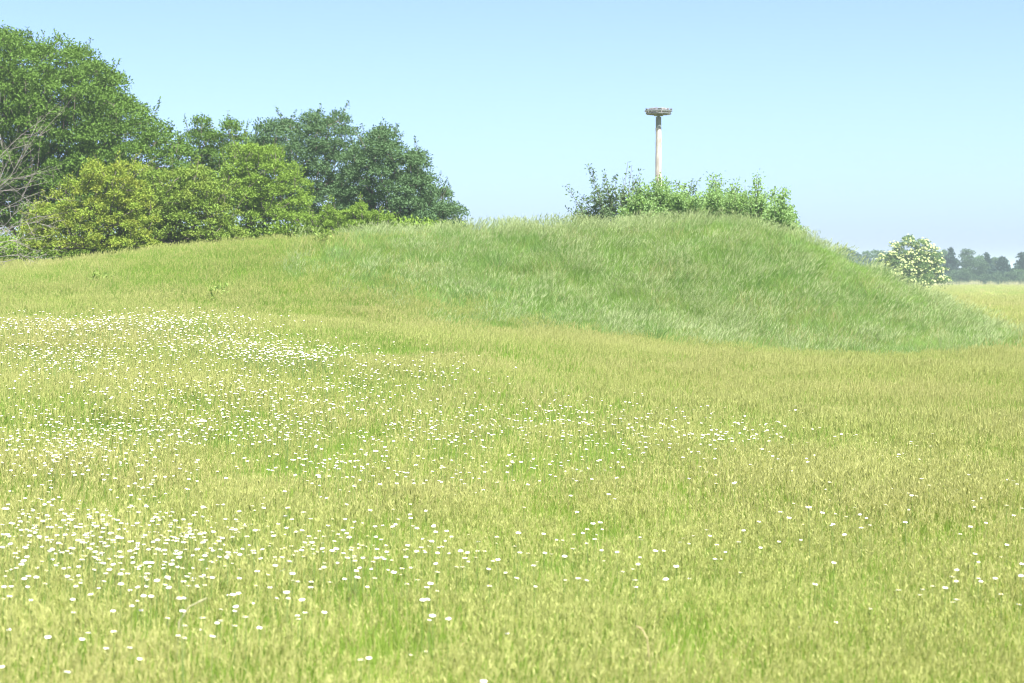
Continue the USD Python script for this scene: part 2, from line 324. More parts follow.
def mound_tufts(seed):
    rng = np.random.default_rng(seed); out = []
    for k in range(3):
        v, f, *_ = blades(rng, 270, .42, (.16, .42), (.006, .012), lean=.4, wind=(.28, -.05)); out.append([('blades', (v, f), G['mound_blade'])])
    for k in range(2):
        v, f, *_ = blades(rng, 190, .42, (.16, .4), (.006, .011), lean=.35, wind=(.28, 0))
        a, b = seed_stalks(rng, 50, .42, (.4, .72), .004, (.09, .17), (.008, .016), lean=.22, wind=(.28, 0))
        out.append([('blades', join([(v, f), a]), G['mound_blade']), ('seed_heads', b, G['mound_head'])])
    for k in range(2):
        v, f, *_ = blades(rng, 230, .42, (.16, .42), (.006, .012), lean=.35, wind=(.28, 0)); out.append([('blades', (v, f), G['green_blade'])])
    v, f, *_ = blades(rng, 120, .38, (.16, .4), (.006, .011), lean=.35, wind=(.28, 0)); w = blades(rng, 40, .38, (.3, .62), (.006, .01), lean=.35, wind=(.28, 0))
    out.append([('blades', (v, f), G['mound_blade']), ('dry_blades', (w[0], w[1]), G['dry_blade'])])
    v, f, *_ = blades(rng, 200, .3, (.3, .62), (.008, .014), lean=.35, wind=(.2, 0)); out.append([('blades', (v, f), G['tussock_blade'])])
    return out
x = rng.uniform(-9, 17, 9000); y = rng.uniform(47, 72, 9000)
k = on_mound(x, y) < np.where(x < 1, rng.uniform(.1, 1.5, len(x)), rng.uniform(.72, 1.16, len(x))); x, y = x[k], y[k]
r3 = np.random.default_rng(31); na, nb = NA(x * 1.3, y * 1.3 + 2), NB(x + 5, y)
wts = np.stack([np.full(len(x), .9), np.full(len(x), .9), np.full(len(x), .9), .6 * np.exp(.3 * nb), .6 * np.exp(.3 * nb), .35 * np.exp(.4 * na), .3 * np.exp(.4 * na), .55 * np.exp(-.5 * na), .2 * np.exp(-.5 * nb)], 1)
kind = (np.cumsum(wts, 1) / wts.sum(1, keepdims=True) < r3.uniform(size=(len(x), 1))).sum(1)
lay('mound_grass', 'long blue green grass covering the burial mound', 32, 'mid', x, y, .8, 1.15, mound_tufts(33), kind)

# far meadow on the right and behind the mound
x = np.concatenate([rng.uniform(9, 30, 9000), rng.uniform(12, 60, 9000), rng.uniform(25, 120, 9000)])
y = np.concatenate([rng.uniform(50, 80, 9000), rng.uniform(80, 170, 9000), rng.uniform(170, 392, 9000)])
k = (on_mound(x, y) > 1) & (x / y > .14) & (x / y < .31); x, y = x[k], y[k]
kk = rng.choice(10, len(x), p=[.05, .05, .05, .175, .175, .175, .01, .01, .01, .295])
lay('far_meadow_grass', 'dry tan grass on the far meadow right of the mound', 35, 'far', x, y, .9, 1.5, None, kk)
r2 = np.random.default_rng(36); pr = []
for k in range(3):
    v, f, *_ = blades(r2, 60, .7, (.4, 1.5), (.03, .06), lean=.1); pr.append([('blades', (v, f), G['reed'])])
x = rng.uniform(72, 112, 300); y = rng.uniform(374, 386, 300)
lay('pale_reeds', 'pale dry reeds edging the far meadow below the distant trees', 37, 'far', x, y, .4, 1.15, pr, rng.integers(0, 3, len(x)))

# ------------------------------------------------------------------ trees and shrubs
def leaf_cloud(rng, centres, outward, n, size, width=.55, up=.5):
    """n leaves at given centres (arrays), each a bent rhombus."""
    N = len(centres)
    d = unit(rng.normal(size=(N, 3)) + outward * .7 + np.array([0, 0, up * .3]))
    nrm = unit(rng.normal(size=(N, 3)) * .75 + outward * .5 + np.array([0, 0, up]))
    s = unit(np.cross(d, nrm)); nn = np.cross(s, d)
    L = (size * rng.uniform(.65, 1.25, N))[:, None]; w = L * width * .5
    v = np.stack([centres, centres + d * L * .5 + s * w + nn * L * .1, centres + d * L - nn * L * .08, centres + d * L * .5 - s * w + nn * L * .1], 1).reshape(-1, 3)
    o = (np.arange(N) * 4)[:, None]
    return v, np.vstack([o + [0, 1, 2], o + [0, 2, 3]])
def grow(root, nodes, r_tip, power=2.2, trunk_r=None, kink=.12, rng=None):
    """Limbs: joins every node to the tree by the cheapest path back to the root, pipe-model radii."""
    pts, par, dist = [root], [-1], [0.0]
    order = np.argsort(np.linalg.norm(nodes - root, axis=1))
    for k in order:
        P = np.array(pts); d = np.linalg.norm(P - nodes[k], axis=1); cost = d + .45 * np.array(dist)
        cost = cost + 2.0 * np.maximum(0, P[:, 2] - nodes[k][2] - .2)
        j = int(np.argmin(cost)); mid = (P[j] + nodes[k]) / 2 + rng.normal(size=3) * kink * d[j] + np.array([0, 0, -.06 * d[j]])
        pts += [mid, nodes[k]]; par += [j, len(pts) - 2]; dist += [dist[j] + d[j] / 2, dist[j] + d[j]]
    n = len(pts); a = np.zeros(n); kids = np.zeros(n)
    for p in par[1:]: kids[p] += 1
    a[kids == 0] = r_tip ** power
    for k in range(n - 1, 0, -1): a[par[k]] += a[k]
    r = a ** (1 / power)
    if trunk_r: r *= np.minimum(1.0, trunk_r / r)
    P = np.array(pts); best = {}
    for k in range(1, n):
        if par[k] not in best or r[k] > r[best[par[k]]]: best[par[k]] = k
    out = []
    for k in range(1, n):
        if best[par[k]] == k and par[k] != 0: continue
        chain = [par[k], k]
        while chain[-1] in best: chain.append(best[chain[-1]])
        rr = r[chain].copy(); rr[0] = min(rr[0], rr[1] * 1.25)
        if len(chain) >= 2: out.append(tube(P[chain], rr, 6 if rr.max() > .05 else 4))
    return join(out)
def tree(name, label, category, profile, bottom, Y, depth, seed, mat, clump=.5, spacing=.8, leaves=120, leaf=.13, trunk_px=None, trunk_r=.16, holes=.25, group=None, shoots=14, up=.5, extra=None, bark='bark', flat=.75, base_z=None):
    rng = np.random.default_rng(seed); prof = np.array(profile, float); bot = np.array(bottom, float)
    px0, px1 = prof[0, 0], prof[-1, 0]; pc = (px0 + px1) / 2; S = Y / FPX
    w = rng.uniform(0, 6, 3); k_ = .55 if Y > 150 else 1.0
    top = lambda p: np.interp(p, prof[:, 0], prof[:, 1]) + k_ * (3.2 * np.sin(p * .21 + w[0]) + 2.4 * np.sin(p * .47 + w[1]) + 1.6 * np.sin(p * .9 + w[2])); low = lambda p: np.interp(p, bot[:, 0], bot[:, 1])
    tp = trunk_px if trunk_px is not None else pc
    X0 = (tp - 512) * S; gz = float(H(X0, Y)) if base_z is None else base_z
    P = []
    ph = rng.uniform(0, 6, 6)
    for _ in range(9000):
        p = rng.uniform(px0, px1); rt, rb = top(p) + .55 * clump / S, low(p)
        if rb <= rt: continue
        row = rng.uniform(rt, rb)
        u = (p - pc) / (px1 - px0) * 2; v = 1 - np.clip((row - top(p)) / 60.0, 0, 1)
        dy = depth * math.sqrt(max(.05, 1 - u * u)) * (1 - .55 * v * v); yo = rng.uniform(-dy, dy)
        yy = Y + yo; q = np.array([(p - 512) * yy / FPX, yy, EYE + (HORIZON - row) * yy / FPX])
        if math.sin(q[0] * 1.9 + ph[0]) + math.sin(q[1] * 1.7 + ph[1]) + math.sin(q[2] * 2.3 + ph[2]) + math.sin((q[0] + q[2]) * 1.1 + ph[3]) < -2.15 + 4 * (holes - .25) - .6 * (1 - holes): continue
        if P and np.min(np.linalg.norm((np.array(P) - q) , axis=1)) < spacing * .9: continue
        P.append(q)
    P = np.array(P); ctr = P.mean(0)
    cs, outs = [], []
    for q in P:
        r = clump * rng.uniform(.55, 1.3); n = int(leaves * 2.9 * rng.uniform(.7, 1.2) * (r / clump) ** 1.6)
        d = unit(rng.normal(size=(n, 3))); d[:, 2] = np.where(rng.uniform(size=n) < .75, np.abs(d[:, 2]), d[:, 2])
        rr = r * rng.uniform(.15, 1.0, n) ** .45 * (1 + .12 * rng.normal(size=n))
        cs.append(q + d * rr[:, None] * np.array([1, 1, flat * 1.05])); outs.append(d)
    tips = []
    for _ in range(int(shoots * (1.0 if Y > 150 else 1.9))):                                     # leading shoots that break the outline
        p = rng.uniform(px0 + 3, px1 - 3); yy = Y + rng.uniform(-.4, .4) * depth
        b = np.array([(p - 512) * yy / FPX, yy, EYE + (HORIZON - top(p) - 8) * yy / FPX]); L = rng.uniform(.3, .8)
        d = unit(np.array([(p - pc) / (px1 - px0) * 1.1 + rng.normal() * .3, rng.normal() * .3, 1.0])); n = int(26 * L / .5)
        t = rng.uniform(0, 1, n)[:, None]; cs.append(b + d * t * L + rng.normal(size=(n, 3)) * .06 * (1.3 - t)); outs.append(np.tile(d, (n, 1)))
        tips.append((b - d * .3, b + d * L))
    c, o = np.vstack(cs), np.vstack(outs)
    root = np.array([X0, Y, gz - .15]); org = np.array([X0, Y, gz])
    fork = np.array([X0 + rng.normal() * .1, Y, gz + max(.5, .22 * (P[:, 2].max() - gz))])
    t = thing(name, label, category, org, group)
    lim = grow(root, np.vstack([fork[None], P]), .012, trunk_r=trunk_r, rng=rng)
    lim = join([lim] + [tube([a, b], [.012, .004], 4) for a, b in tips])
    part(t, 'trunk', (lim[0] - org, lim[1]), G[bark], smooth=50)
    v, f = leaf_cloud(rng, c, o, None, leaf * (.78 if Y < 100 else .8), up=up)
    part(t, 'crown', (v - org, f), G[mat])
    if extra: extra(t, org, rng, P, ctr)
    return t

def shrub(name, label, category, stems, Y, seed, mat, leaf=.12, per_m=60, spread=.12, rad=.02, group=None, base_px=None, thick=.6):
    """Many-stemmed shrub: stems = (base px, tip px, tip row, leafiness)."""
    rng = np.random.default_rng(seed); S = Y / FPX
    bx = (base_px - 512) * S; org = np.array([bx, Y, float(H(bx, Y))])
    wood, cs, outs = [], [], []
    for bp, tp, row, full in stems:
        yb, yt = Y + rng.uniform(-.3, .3) * thick, Y + rng.normal() * thick
        b = np.array([(bp - 512) * S, yb, float(H((bp - 512) * S, yb)) - .05]); e = np.array([(tp - 512) * yt / FPX, yt, EYE + (HORIZON - row) * yt / FPX])
        m = (b + e) / 2 + np.array([(b[0] - e[0]) * .18, 0, .1]) + rng.normal(size=3) * .08
        T = np.linspace(0, 1, 7)[:, None]; P = (1 - T) ** 2 * b + 2 * T * (1 - T) * m + T ** 2 * e
        L = np.linalg.norm(e - b); wood.append(tube(P, np.linspace(rad, .005, 7), 5))
        def leaves(Pl, L, n, sp):
            t = rng.uniform(.12, 1.02, n); k = np.clip(t * (len(Pl) - 1), 0, len(Pl) - 1.001); kk = k.astype(int)
            c = Pl[kk] + (Pl[kk + 1] - Pl[kk]) * (k - kk)[:, None]; off = rng.normal(size=(n, 3)) * sp * (1.15 - .6 * t)[:, None]
            cs.append(c + off); outs.append(unit(off))
        leaves(P, L, int(per_m * L * full), spread)
        for _ in range(int(5 * full + 1)):                         # side twigs
            k = rng.integers(2, 6); d = unit(np.array([rng.normal() * .8, rng.normal() * .8, .75])); l = rng.uniform(.2, .55)
            Q = np.array([P[k], P[k] + d * l * .5 + [0, 0, -.02], P[k] + d * l]); wood.append(tube(Q, [.007, .005, .003], 4)); leaves(Q, l, int(per_m * l * full * 1.1), spread * .8)
    t = thing(name, label, category, org, group)
    v, f = join(wood); part(t, 'stem', (v - org, f), G['bark'])
    v, f = leaf_cloud(rng, np.vstack(cs), np.vstack(outs), None, leaf); part(t, 'foliage', (v - org, f), G[mat])
    return t

tree('oak_tree', 'tallest broad oak at the left edge, above the dead bare shrub', 'tree',
     [(-95, 115), (-70, 66), (-30, 36), (0, 30), (18, 34), (30, 39), (50, 40), (75, 44), (92, 53), (104, 67), (122, 84), (136, 101), (160, 116), (172, 130), (184, 150), (190, 185)],
     [(-95, 190), (-60, 225), (160, 225), (190, 205)], 73, 3.4, 101, 'oak', .52, .7, 125, .135, 30, .24, .22, shoots=24)
tree('slender_tree', 'mid green tree with thin spiky top right of the oak', 'tree',
     [(172, 165), (182, 135), (200, 122), (215, 128), (237, 126), (250, 135), (262, 150)], [(172, 210), (262, 215)], 76, 1.6, 102, 'oak', .4, .6, 100, .12, 215, .1, .25, shoots=10)
tree('dark_tree', 'dark rounded tree with two peaks in the middle of the tree group', 'tree',
     [(245, 165), (255, 135), (270, 116), (285, 120), (296, 124), (308, 118), (325, 116), (340, 115), (349, 122), (352, 145), (362, 170)], [(245, 215), (362, 222)], 75, 2.4, 103, 'dark_leaf', .42, .66, 120, .12, 300, .16, .22, shoots=12)
tree('bluish_tree', 'dark bluish tree sloping down to the right end of the tree group', 'tree',
     [(338, 185), (352, 150), (362, 138), (373, 124), (380, 122), (388, 134), (400, 148), (408, 156), (418, 156), (428, 170), (436, 185), (452, 202), (460, 212), (464, 222)], [(338, 225), (464, 232)], 71, 2.2, 104, 'dark_leaf', .4, .6, 115, .12, 392, .15, .2, shoots=12)
tree('small_tree', 'light green low tree with a dark hollow, left of the dark tree', 'tree',
     [(212, 195), (222, 168), (235, 150), (250, 146), (262, 145), (280, 152), (295, 165), (305, 185), (312, 210)], [(212, 225), (240, 236), (270, 222), (312, 222)], 67, 1.5, 105, 'light_leaf', .34, .55, 95, .11, 240, .08, .35, shoots=10)
tree('green_bush', 'broad mid green bush between the amber bush and the small tree', 'bush',
     [(118, 200), (130, 180), (150, 170), (170, 172), (190, 165), (210, 175), (228, 190), (240, 215)], [(118, 240), (240, 240)], 64.5, 1.3, 106, 'lime_leaf', .32, .5, 95, .11, 180, .07, .22, shoots=10)
tree('amber_bush', 'amber tinted bush with young reddish leaves below the oak', 'bush',
     [(24, 232), (40, 205), (60, 195), (78, 178), (90, 165), (105, 160), (122, 164), (136, 158), (142, 175), (150, 200), (155, 225)], [(24, 250), (155, 248)], 63, 1.3, 107, 'amber_leaf', .3, .48, 95, .1, 92, .07, .24, shoots=12, up=.7)
tree('low_bush', 'small yellow green bush at the foot of the dark tree', 'bush',
     [(300, 226), (312, 214), (325, 210), (345, 208), (362, 207), (378, 212), (392, 226)], [(300, 238), (392, 238)], 65.5, .7, 108, 'light_leaf', .2, .3, 70, .09, 345, .04, .3, shoots=8)

# low tangle under the trees on the back of the bank
ru = np.random.default_rng(130); n = 950
up_, uy = ru.uniform(-70, 462, n), ru.uniform(65.5, 70, n); ux = (up_ - 512) / FPX * uy; ug = H(ux, uy)
utop = EYE + (HORIZON - np.interp(up_, [-70, 60, 240, 300, 380, 462], [232, 236, 224, 222, 216, 226])) / FPX * uy
uz = ug + .2 + np.maximum(utop - ug - .5, .1) * ru.uniform(0, 1, n)
c = np.repeat(np.stack([ux, uy, uz], 1), 60, 0); o = unit(ru.normal(size=c.shape)); o[:, 2] = np.abs(o[:, 2])
c = c + o * ru.uniform(.1, .5, (len(c), 1))
um = usdkit.mesh(stage, '/World/undergrowth', leaf_cloud(ru, c, o, None, .13), G['light_leaf'])
tag(um, 'green undergrowth of nettles and brambles below the trees', kind='stuff')

# dead shrub at the left edge
def dead_shrub():
    rng = np.random.default_rng(140); Y = 58.0; S = Y / FPX
    at = lambda p, r, o=0: np.array([(p - 512) * (Y + o) / FPX, Y + o, EYE + (HORIZON - r) * (Y + o) / FPX])
    org = np.array([(-32 - 512) * S, Y, float(H((-32 - 512) * S, Y))])
    wood = []
    def branch(P, r0, lvl):
        P = np.array(P, float); wood.append(tube(P, np.linspace(r0, r0 * .3, len(P)), 5))
        if lvl == 0: return
        L = np.linalg.norm(P[-1] - P[0])
        for _ in range(int(rng.integers(6, 11)) if lvl > 1 else int(rng.integers(2, 6))):
            t = rng.uniform(.2, .97); k = min(int(t * (len(P) - 1)), len(P) - 2); b = P[k] + (P[k + 1] - P[k]) * (t * (len(P) - 1) - k)
            d = unit(unit(P[k + 1] - P[k]) + rng.normal(size=3) * .55 + [0, 0, .12]); l = L * rng.uniform(.15, .4)
            Q = [b, b + d * l * .5 + rng.normal(size=3) * l * .07, b + d * l + rng.normal(size=3) * l * .12]
            branch(Q, max(.003, r0 * .45), lvl - 1)
    base = org + [0, 0, -.1]
    mains = [[(-40, 215), (-22, 180), (4, 152), (22, 134), (44, 136)], [(-35, 225), (-12, 196), (8, 180), (20, 160), (34, 148)], [(-28, 240), (0, 180), (24, 178), (50, 166)], [(-25, 240), (-4, 192), (22, 188), (48, 182)],
             [(-22, 245), (2, 210), (24, 198), (46, 190)], [(-20, 250), (0, 232), (18, 222), (40, 216)], [(-20, 255), (4, 246), (22, 238), (44, 240)], [(-25, 250), (-10, 240), (10, 228), (36, 222), (52, 228)],
             [(-25, 252), (-4, 225), (8, 232), (22, 250)], [(-20, 258), (6, 256), (20, 254), (34, 262)], [(-28, 235), (-4, 190), (3, 165), (2, 140)], [(-22, 256), (-5, 244), (12, 240), (30, 246)], [(-24, 250), (-6, 236), (8, 222), (20, 206)], [(-20, 262), (4, 262), (26, 256), (42, 258)]]
    for i, m in enumerate(mains):
        o = rng.uniform(-.8, .8)
        branch([base] + [at(p, r, o * (k + 1) / len(m)) for k, (p, r) in enumerate(m)], .013, 2)
    t = thing('dead_shrub', 'bare grey dead shrub reaching in at the left edge', 'shrub', org)
    v, f = join(wood); part(t, 'branches', (v - org, f), G['bare'])
dead_shrub()

# shrubs on top of the mound
rs = np.random.default_rng(150)
def fan(b0, b1, prof, n, lo=.6, hi=1.0, dr=16):
    p = np.array(prof, float); out = []
    for k in range(n):
        tp = rs.uniform(p[0, 0], p[-1, 0]); top = np.interp(tp, p[:, 0], p[:, 1])
        out.append((b0 + (b1 - b0) * np.clip((tp - p[0, 0]) / (p[-1, 0] - p[0, 0]) + rs.normal() * .1, 0, 1), tp, top + abs(rs.normal()) * dr * .8, rs.uniform(lo, hi)))
    return out
shrub('dark_shrub', 'sparse dark shrub with bare twigs at the left end of the mound top', 'shrub',
      [(605, 566, 185, .5), (606, 566, 208, .55), (604, 575, 215, .5), (608, 589, 166, .6), (612, 592, 180, .8), (614, 605, 172, .7), (618, 616, 176, .8), (620, 628, 162, .15), (622, 632, 165, .12), (620, 640, 172, .6), (610, 582, 196, .7)] + fan(590, 640, [(575, 205), (600, 185), (645, 182)], 34, .5, .9, 14),
      65.5, 151, 'grey_leaf', .1, 70, .085, .016, base_px=612)
shrub('leafy_shrub', 'bright green shrub in front of the nest pole on the mound top', 'shrub',
      fan(630, 690, [(622, 208), (640, 195), (655, 196), (672, 191), (690, 190), (706, 196)], 80) + [(658, 656, 181, .8), (662, 661, 180, .9), (664, 667, 184, .9), (668, 662, 178, .9), (675, 676, 181, .7), (650, 648, 186, .8), (642, 640, 182, .8), (682, 684, 186, .8)], 64.5, 152, 'shrub_leaf', .1, 110, .14, .016, base_px=660)
shrub('leaning_shrub', 'dark twiggy shrub leaning right behind the green shrubs', 'shrub',
      [(675, 692, 182, .7), (678, 698, 180, .6), (680, 684, 186, .8), (676, 688, 196, .9), (682, 700, 192, .6), (684, 694, 205, .9)], 66.5, 153, 'grey_leaf', .1, 80, .08, .016, base_px=680)
shrub('upright_shrub', 'green shrub with upright leafy shoots right of the nest pole', 'shrub',
      fan(705, 765, [(698, 210), (708, 194), (716, 186), (726, 188), (740, 194), (752, 196), (758, 190), (766, 200)], 66) + [(712, 711, 174, .8), (714, 716, 178, .8), (756, 757, 174, .9), (757, 759, 180, .9), (730, 733, 182, .7), (742, 745, 186, .7)], 64.8, 154, 'shrub_leaf', .1, 110, .13, .016, base_px=735)
shrub('rounded_shrub', 'rounded pale green shrub at the right end of the mound top', 'shrub',
      fan(770, 795, [(764, 212), (776, 203), (784, 202), (792, 208), (797, 220)], 40) + [(776, 775, 190, .9), (780, 783, 189, .9)], 64.2, 155, 'shrub_leaf', .1, 110, .13, .014, base_px=783)

# elder in blossom and the far trees
def blossoms(t, org, rng, P, ctr):
    hv = []
    for q in P[rng.uniform(size=len(P)) < .8]:
        for _ in range(9):
            d = unit(np.array([rng.normal() * .7, -abs(rng.normal()) * .8, rng.uniform(-.2, 1)])); c = q + d * .55; s = rng.uniform(.07, .14)
            n = unit(d + np.array([0, -.2, .6])); a = unit(np.cross(n, [1, .2, 0])); b = np.cross(n, a)
            ang = np.linspace(0, 2 * PI, 8)[:-1]; ring = c + s * (np.cos(ang)[:, None] * a + np.sin(ang)[:, None] * b) * rng.uniform(.7, 1.1, 7)[:, None]
            v = np.vstack([c + n * s * .35, ring, c - n * s * .1]); k = np.arange(7)
            hv.append((v, np.vstack([np.stack([np.zeros(7, int), k + 1, (k + 1) % 7 + 1], 1), np.stack([np.full(7, 8), (k + 1) % 7 + 1, k + 1], 1)])))
    v, f = join(hv); part(t, 'blossom', (v - org, f), G['elder_flower'])
tree('elder_bush', 'round elder bush in cream blossom before the far trees', 'bush',
     [(872, 268), (876, 260), (882, 253), (888, 252), (893, 243), (902, 240), (912, 239), (925, 239), (931, 246), (940, 254), (946, 270)], [(872, 276), (886, 283), (935, 284), (946, 282)], 195, 2.0, 109, 'elder_leaf', .55, .8, 60, .22, 912, .12, .15, shoots=4, extra=blossoms)

def spruce(label, px, top, Y, seed, wide):
    rng = np.random.default_rng(seed); S = Y / FPX; X = (px - 512) * S; org = np.array([X, Y, 0.0]); h = EYE + (HORIZON - top) * S
    t = thing('spruce_tree', label, 'tree', org, 'far trees')
    part(t, 'trunk', tube([[0, 0, -.2], [0, 0, h * .5], [0, 0, h]], [.16, .1, .03], 6), G['bark'])
    cs, outs = [], []
    for z in np.arange(.08 * h, h, .42):
        r = wide * S / 2 * (1 - z / h) ** .9 * 1.75 + .12
        for k in range(int(5 + r * 4)):
            a = rng.uniform(0, 2 * PI); rr = r * rng.uniform(.35, 1.3) * (1 + .3 * math.sin(z * 4.3 + seed)); n = int(14 + 10 * rr); q = rng.uniform(.1, 1, n)[:, None]
            d = np.array([math.cos(a), math.sin(a), -.28]); cs.append([0, 0, z] + d * rr * q + rng.normal(size=(n, 3)) * [.1, .1, .07]); outs.append(np.tile(d, (n, 1)))
    part(t, 'crown', leaf_cloud(rng, np.vstack(cs), np.vstack(outs), None, .5, .5), G['spruce'])
def far_tree(label, prof, Y, seed, mat='far_leaf', n=70):
    p0, p1 = prof[0][0], prof[-1][0]
    tree('distant_tree', label, 'tree', prof, [(p0, 284), (p1, 284)], Y, 2.2, seed, mat, .85, 1.15, n, .34, None, .16, .2, 'far trees', shoots=5, base_z=0.0)
far_tree('low far tree at the foot of the mound left of the elder', [(828, 262), (838, 252), (848, 249), (858, 252), (866, 262)], 400, 161)
far_tree('low far tree just left of the elder bush', [(858, 262), (866, 251), (876, 249), (886, 254), (892, 264)], 405, 162, 'dark_leaf')
far_tree('rounded far tree showing just right of the elder bush', [(928, 262), (934, 250), (940, 247), (948, 252), (954, 266)], 410, 163, 'dark_leaf')
spruce('small dark spruce just right of the elder bush', 951, 249, 398, 164, 17)
far_tree('pale green rounded far tree between two spruces', [(952, 268), (958, 256), (966, 251), (974, 256), (982, 270)], 400, 165)
far_tree('low far tree with loose crown in the distant row', [(972, 270), (978, 262), (984, 264), (992, 272)], 394, 166)
spruce('slim spruce in the middle of the distant row', 987, 253, 402, 167, 15)
spruce('broad dark spruce standing foremost in the distant row', 1003, 256, 392, 168, 30)
far_tree('dim far tree behind the broad dark spruce', [(984, 270), (992, 260), (1004, 259), (1014, 266), (1018, 272)], 415, 169)
spruce('dark spruce cut by the right edge of the picture', 1022, 252, 400, 170, 24)
far_tree('low scrub at the foot of the pale green far tree', [(940, 278), (950, 273), (962, 271), (974, 273), (986, 278)], 388, 175)
far_tree('low scrub between the two right hand spruces', [(982, 279), (992, 274), (1008, 272), (1020, 274), (1030, 279)], 387, 176)
far_tree('low tree beneath the right edge spruce', [(1008, 276), (1016, 268), (1026, 266), (1040, 274)], 390, 171, 'dark_leaf')
far_tree('low far trees filling the gap right of the pale green tree', [(960, 270), (970, 258), (984, 259), (996, 258), (1006, 264)], 420, 173, 'dark_leaf')
far_tree('low far tree behind the elder bush', [(885, 262), (900, 252), (920, 250), (934, 254), (944, 264)], 415, 174)
spruce('spruce just outside the right edge', 1044, 254, 404, 172, 24)

# ------------------------------------------------------------------ nest pole and nest
def nest_pole():
    Y = 85.0; S = Y / FPX; X = (658.5 - 512) * S; g = float(H(X, Y)); org = np.array([X, Y, g]); zr = lambda r: EYE + (HORIZON - r) * S - g
    rng = np.random.default_rng(180)
    t = thing('nest_pole', 'tall pale wooden pole carrying a nesting platform behind the mound', 'pole', org)
    zz = np.linspace(-.3, zr(128), 26); part(t, 'pole', tube(np.stack([rng.normal(size=26) * .006, rng.normal(size=26) * .006, zz], 1), np.linspace(.15, .125, 26) * (1 + .03 * rng.normal(size=26)), 16), G['pole'], smooth=50)
    part(t, 'sleeve', tube([[0, 0, zr(130.5)], [0, 0, zr(117.3)], [0, 0, zr(116.8)]], [.118, .118, .1], 16), G['metal'], smooth=50)
    part(t, 'spindle', tube([[0, 0, zr(117.5)], [0, 0, zr(114.5)]], [.06, .06], 10), G['metal'], smooth=50)
    R = .55; zb = zr(115.2)
    hub = trimesh.creation.cylinder(.2, .07, sections=14); part(t, 'platform_hub', (hub.vertices + [0, 0, zb], hub.faces), G['metal'])
    for k in range(8):
        a = k * PI / 4 + .2; d = np.array([math.cos(a), math.sin(a), 0]); s = np.array([-d[1], d[0], 0])
        b = trimesh.creation.box([R * .98, .06, .05]); M = np.eye(4); M[:3, 0], M[:3, 1] = d, s; M[:3, 3] = d * R * .5 + [0, 0, zb + .062]
        b.apply_transform(M); part(t, 'spoke', (b.vertices, b.faces), G['slat'])
    for k in range(16):                                        # basket of upright slats
        a = k * PI / 8; d = np.array([math.cos(a), math.sin(a), 0]); s = np.array([-d[1], d[0], 0])
        h = (.2 if k % 3 else .26); b = trimesh.creation.box([.03, .16, h]); M = np.eye(4); up = unit(d * .45 + [0, 0, 1.0]); M[:3, 1], M[:3, 2] = s, up; M[:3, 0] = np.cross(s, up); M[:3, 3] = d * (R - .03) + [0, 0, zb + .02 + h / 2]
        b.apply_transform(M); part(t, 'slat', (b.vertices, b.faces), G['slat'])
    for zo in (.06, .17):
        th = np.linspace(0, 2 * PI, 33); rh = R - .03 + (zo - .09) * .45 + .03; ring = np.stack([rh * np.cos(th), rh * np.sin(th), np.full(33, zb + zo)], 1); part(t, 'hoop', tube(ring, .014, 5, False), G['metal'])
    sticks = []
    for k in range(240):
        a = rng.uniform(0, 2 * PI); r = R * .85 * math.sqrt(rng.uniform(.05, 1)); z = rng.uniform(.08, .25) + .04 * (r / R)
        c = np.array([r * math.cos(a), r * math.sin(a), z]); w = a + PI / 2 + rng.normal() * .5; L = rng.uniform(.15, .38); d = np.array([math.cos(w), math.sin(w), rng.normal() * .16]) * L / 2
        e = [c - d, c + rng.normal(size=3) * .015, c + d]
        for q in e:
            rr = math.hypot(q[0], q[1])
            if rr > R * .86 and q[2] < .3: q[:2] *= R * .86 / rr
        sticks.append(tube(e, rng.uniform(.008, .018), 5))
    n = thing('nest', 'flat nest of grey brown sticks on top of the tall pole', 'nest', org + [0, 0, zb])
    dome_ = trimesh.creation.cylinder(R * .78, .14, sections=20); part(n, 'lining', (dome_.vertices + [0, 0, .13], dome_.faces), G['stick'])
    part(n, 'stick_pile', join(sticks), G['stick'])
    tag(stage.GetPrimAtPath(f'{n.GetPath()}/stick_pile'), kind='stuff')
nest_pole()

# ------------------------------------------------------------------ daisies
def daisy_meshes(rng, D=.033, h=.5, petals=15):
    lean = rng.normal(size=2) * .004
    top = np.array([lean[0], lean[1], h]); P = np.array([[0, 0, -.03], [lean[0] * .3, lean[1] * .3, h * .5], top])
    stem = tube(P, [.0022, .0019, .0016], 5)
    tilt = unit(np.array([rng.normal() * .1 + .03, rng.normal() * .1 - .03, 1.0])); a = unit(np.cross(tilt, [0, 1.0, .1])); b = np.cross(tilt, a)
    v, f, n = [], [], 0
    for k in range(petals):
        t = 2 * PI * k / petals + rng.normal() * .05; d = np.cos(t) * a + np.sin(t) * b; s = np.cross(tilt, d); L = D / 2 * rng.uniform(.88, 1.08); w = D * .105; droop = rng.uniform(-.12, .1) * L
        o = top + tilt * .002
        v += [o + d * D * .1, o + d * L * .62 + s * w + tilt * .001, o + d * L + s * w * .45 + tilt * droop, o + d * L - s * w * .45 + tilt * droop, o + d * L * .62 - s * w + tilt * .001]
        f += [[n, n + 1, n + 4], [n + 1, n + 2, n + 3], [n + 1, n + 3, n + 4]]; n += 5
    ang = np.arange(10) * 2 * PI / 10; rr = D * .13
    dv = [top - tilt * .001]
    for q, z in ((1.0, .002), (.75, .0055)): dv += [top + (np.cos(t) * a + np.sin(t) * b) * rr * q + tilt * z for t in ang]
    dv.append(top + tilt * .0068); df = []
    for k in range(10):
        j = (k + 1) % 10; df += [[0, 1 + j, 1 + k], [1 + k, 1 + j, 11 + j], [1 + k, 11 + j, 11 + k], [11 + k, 11 + j, 21]]
    return stem, (np.array(v), np.array(f)), (np.array(dv), np.array(df))

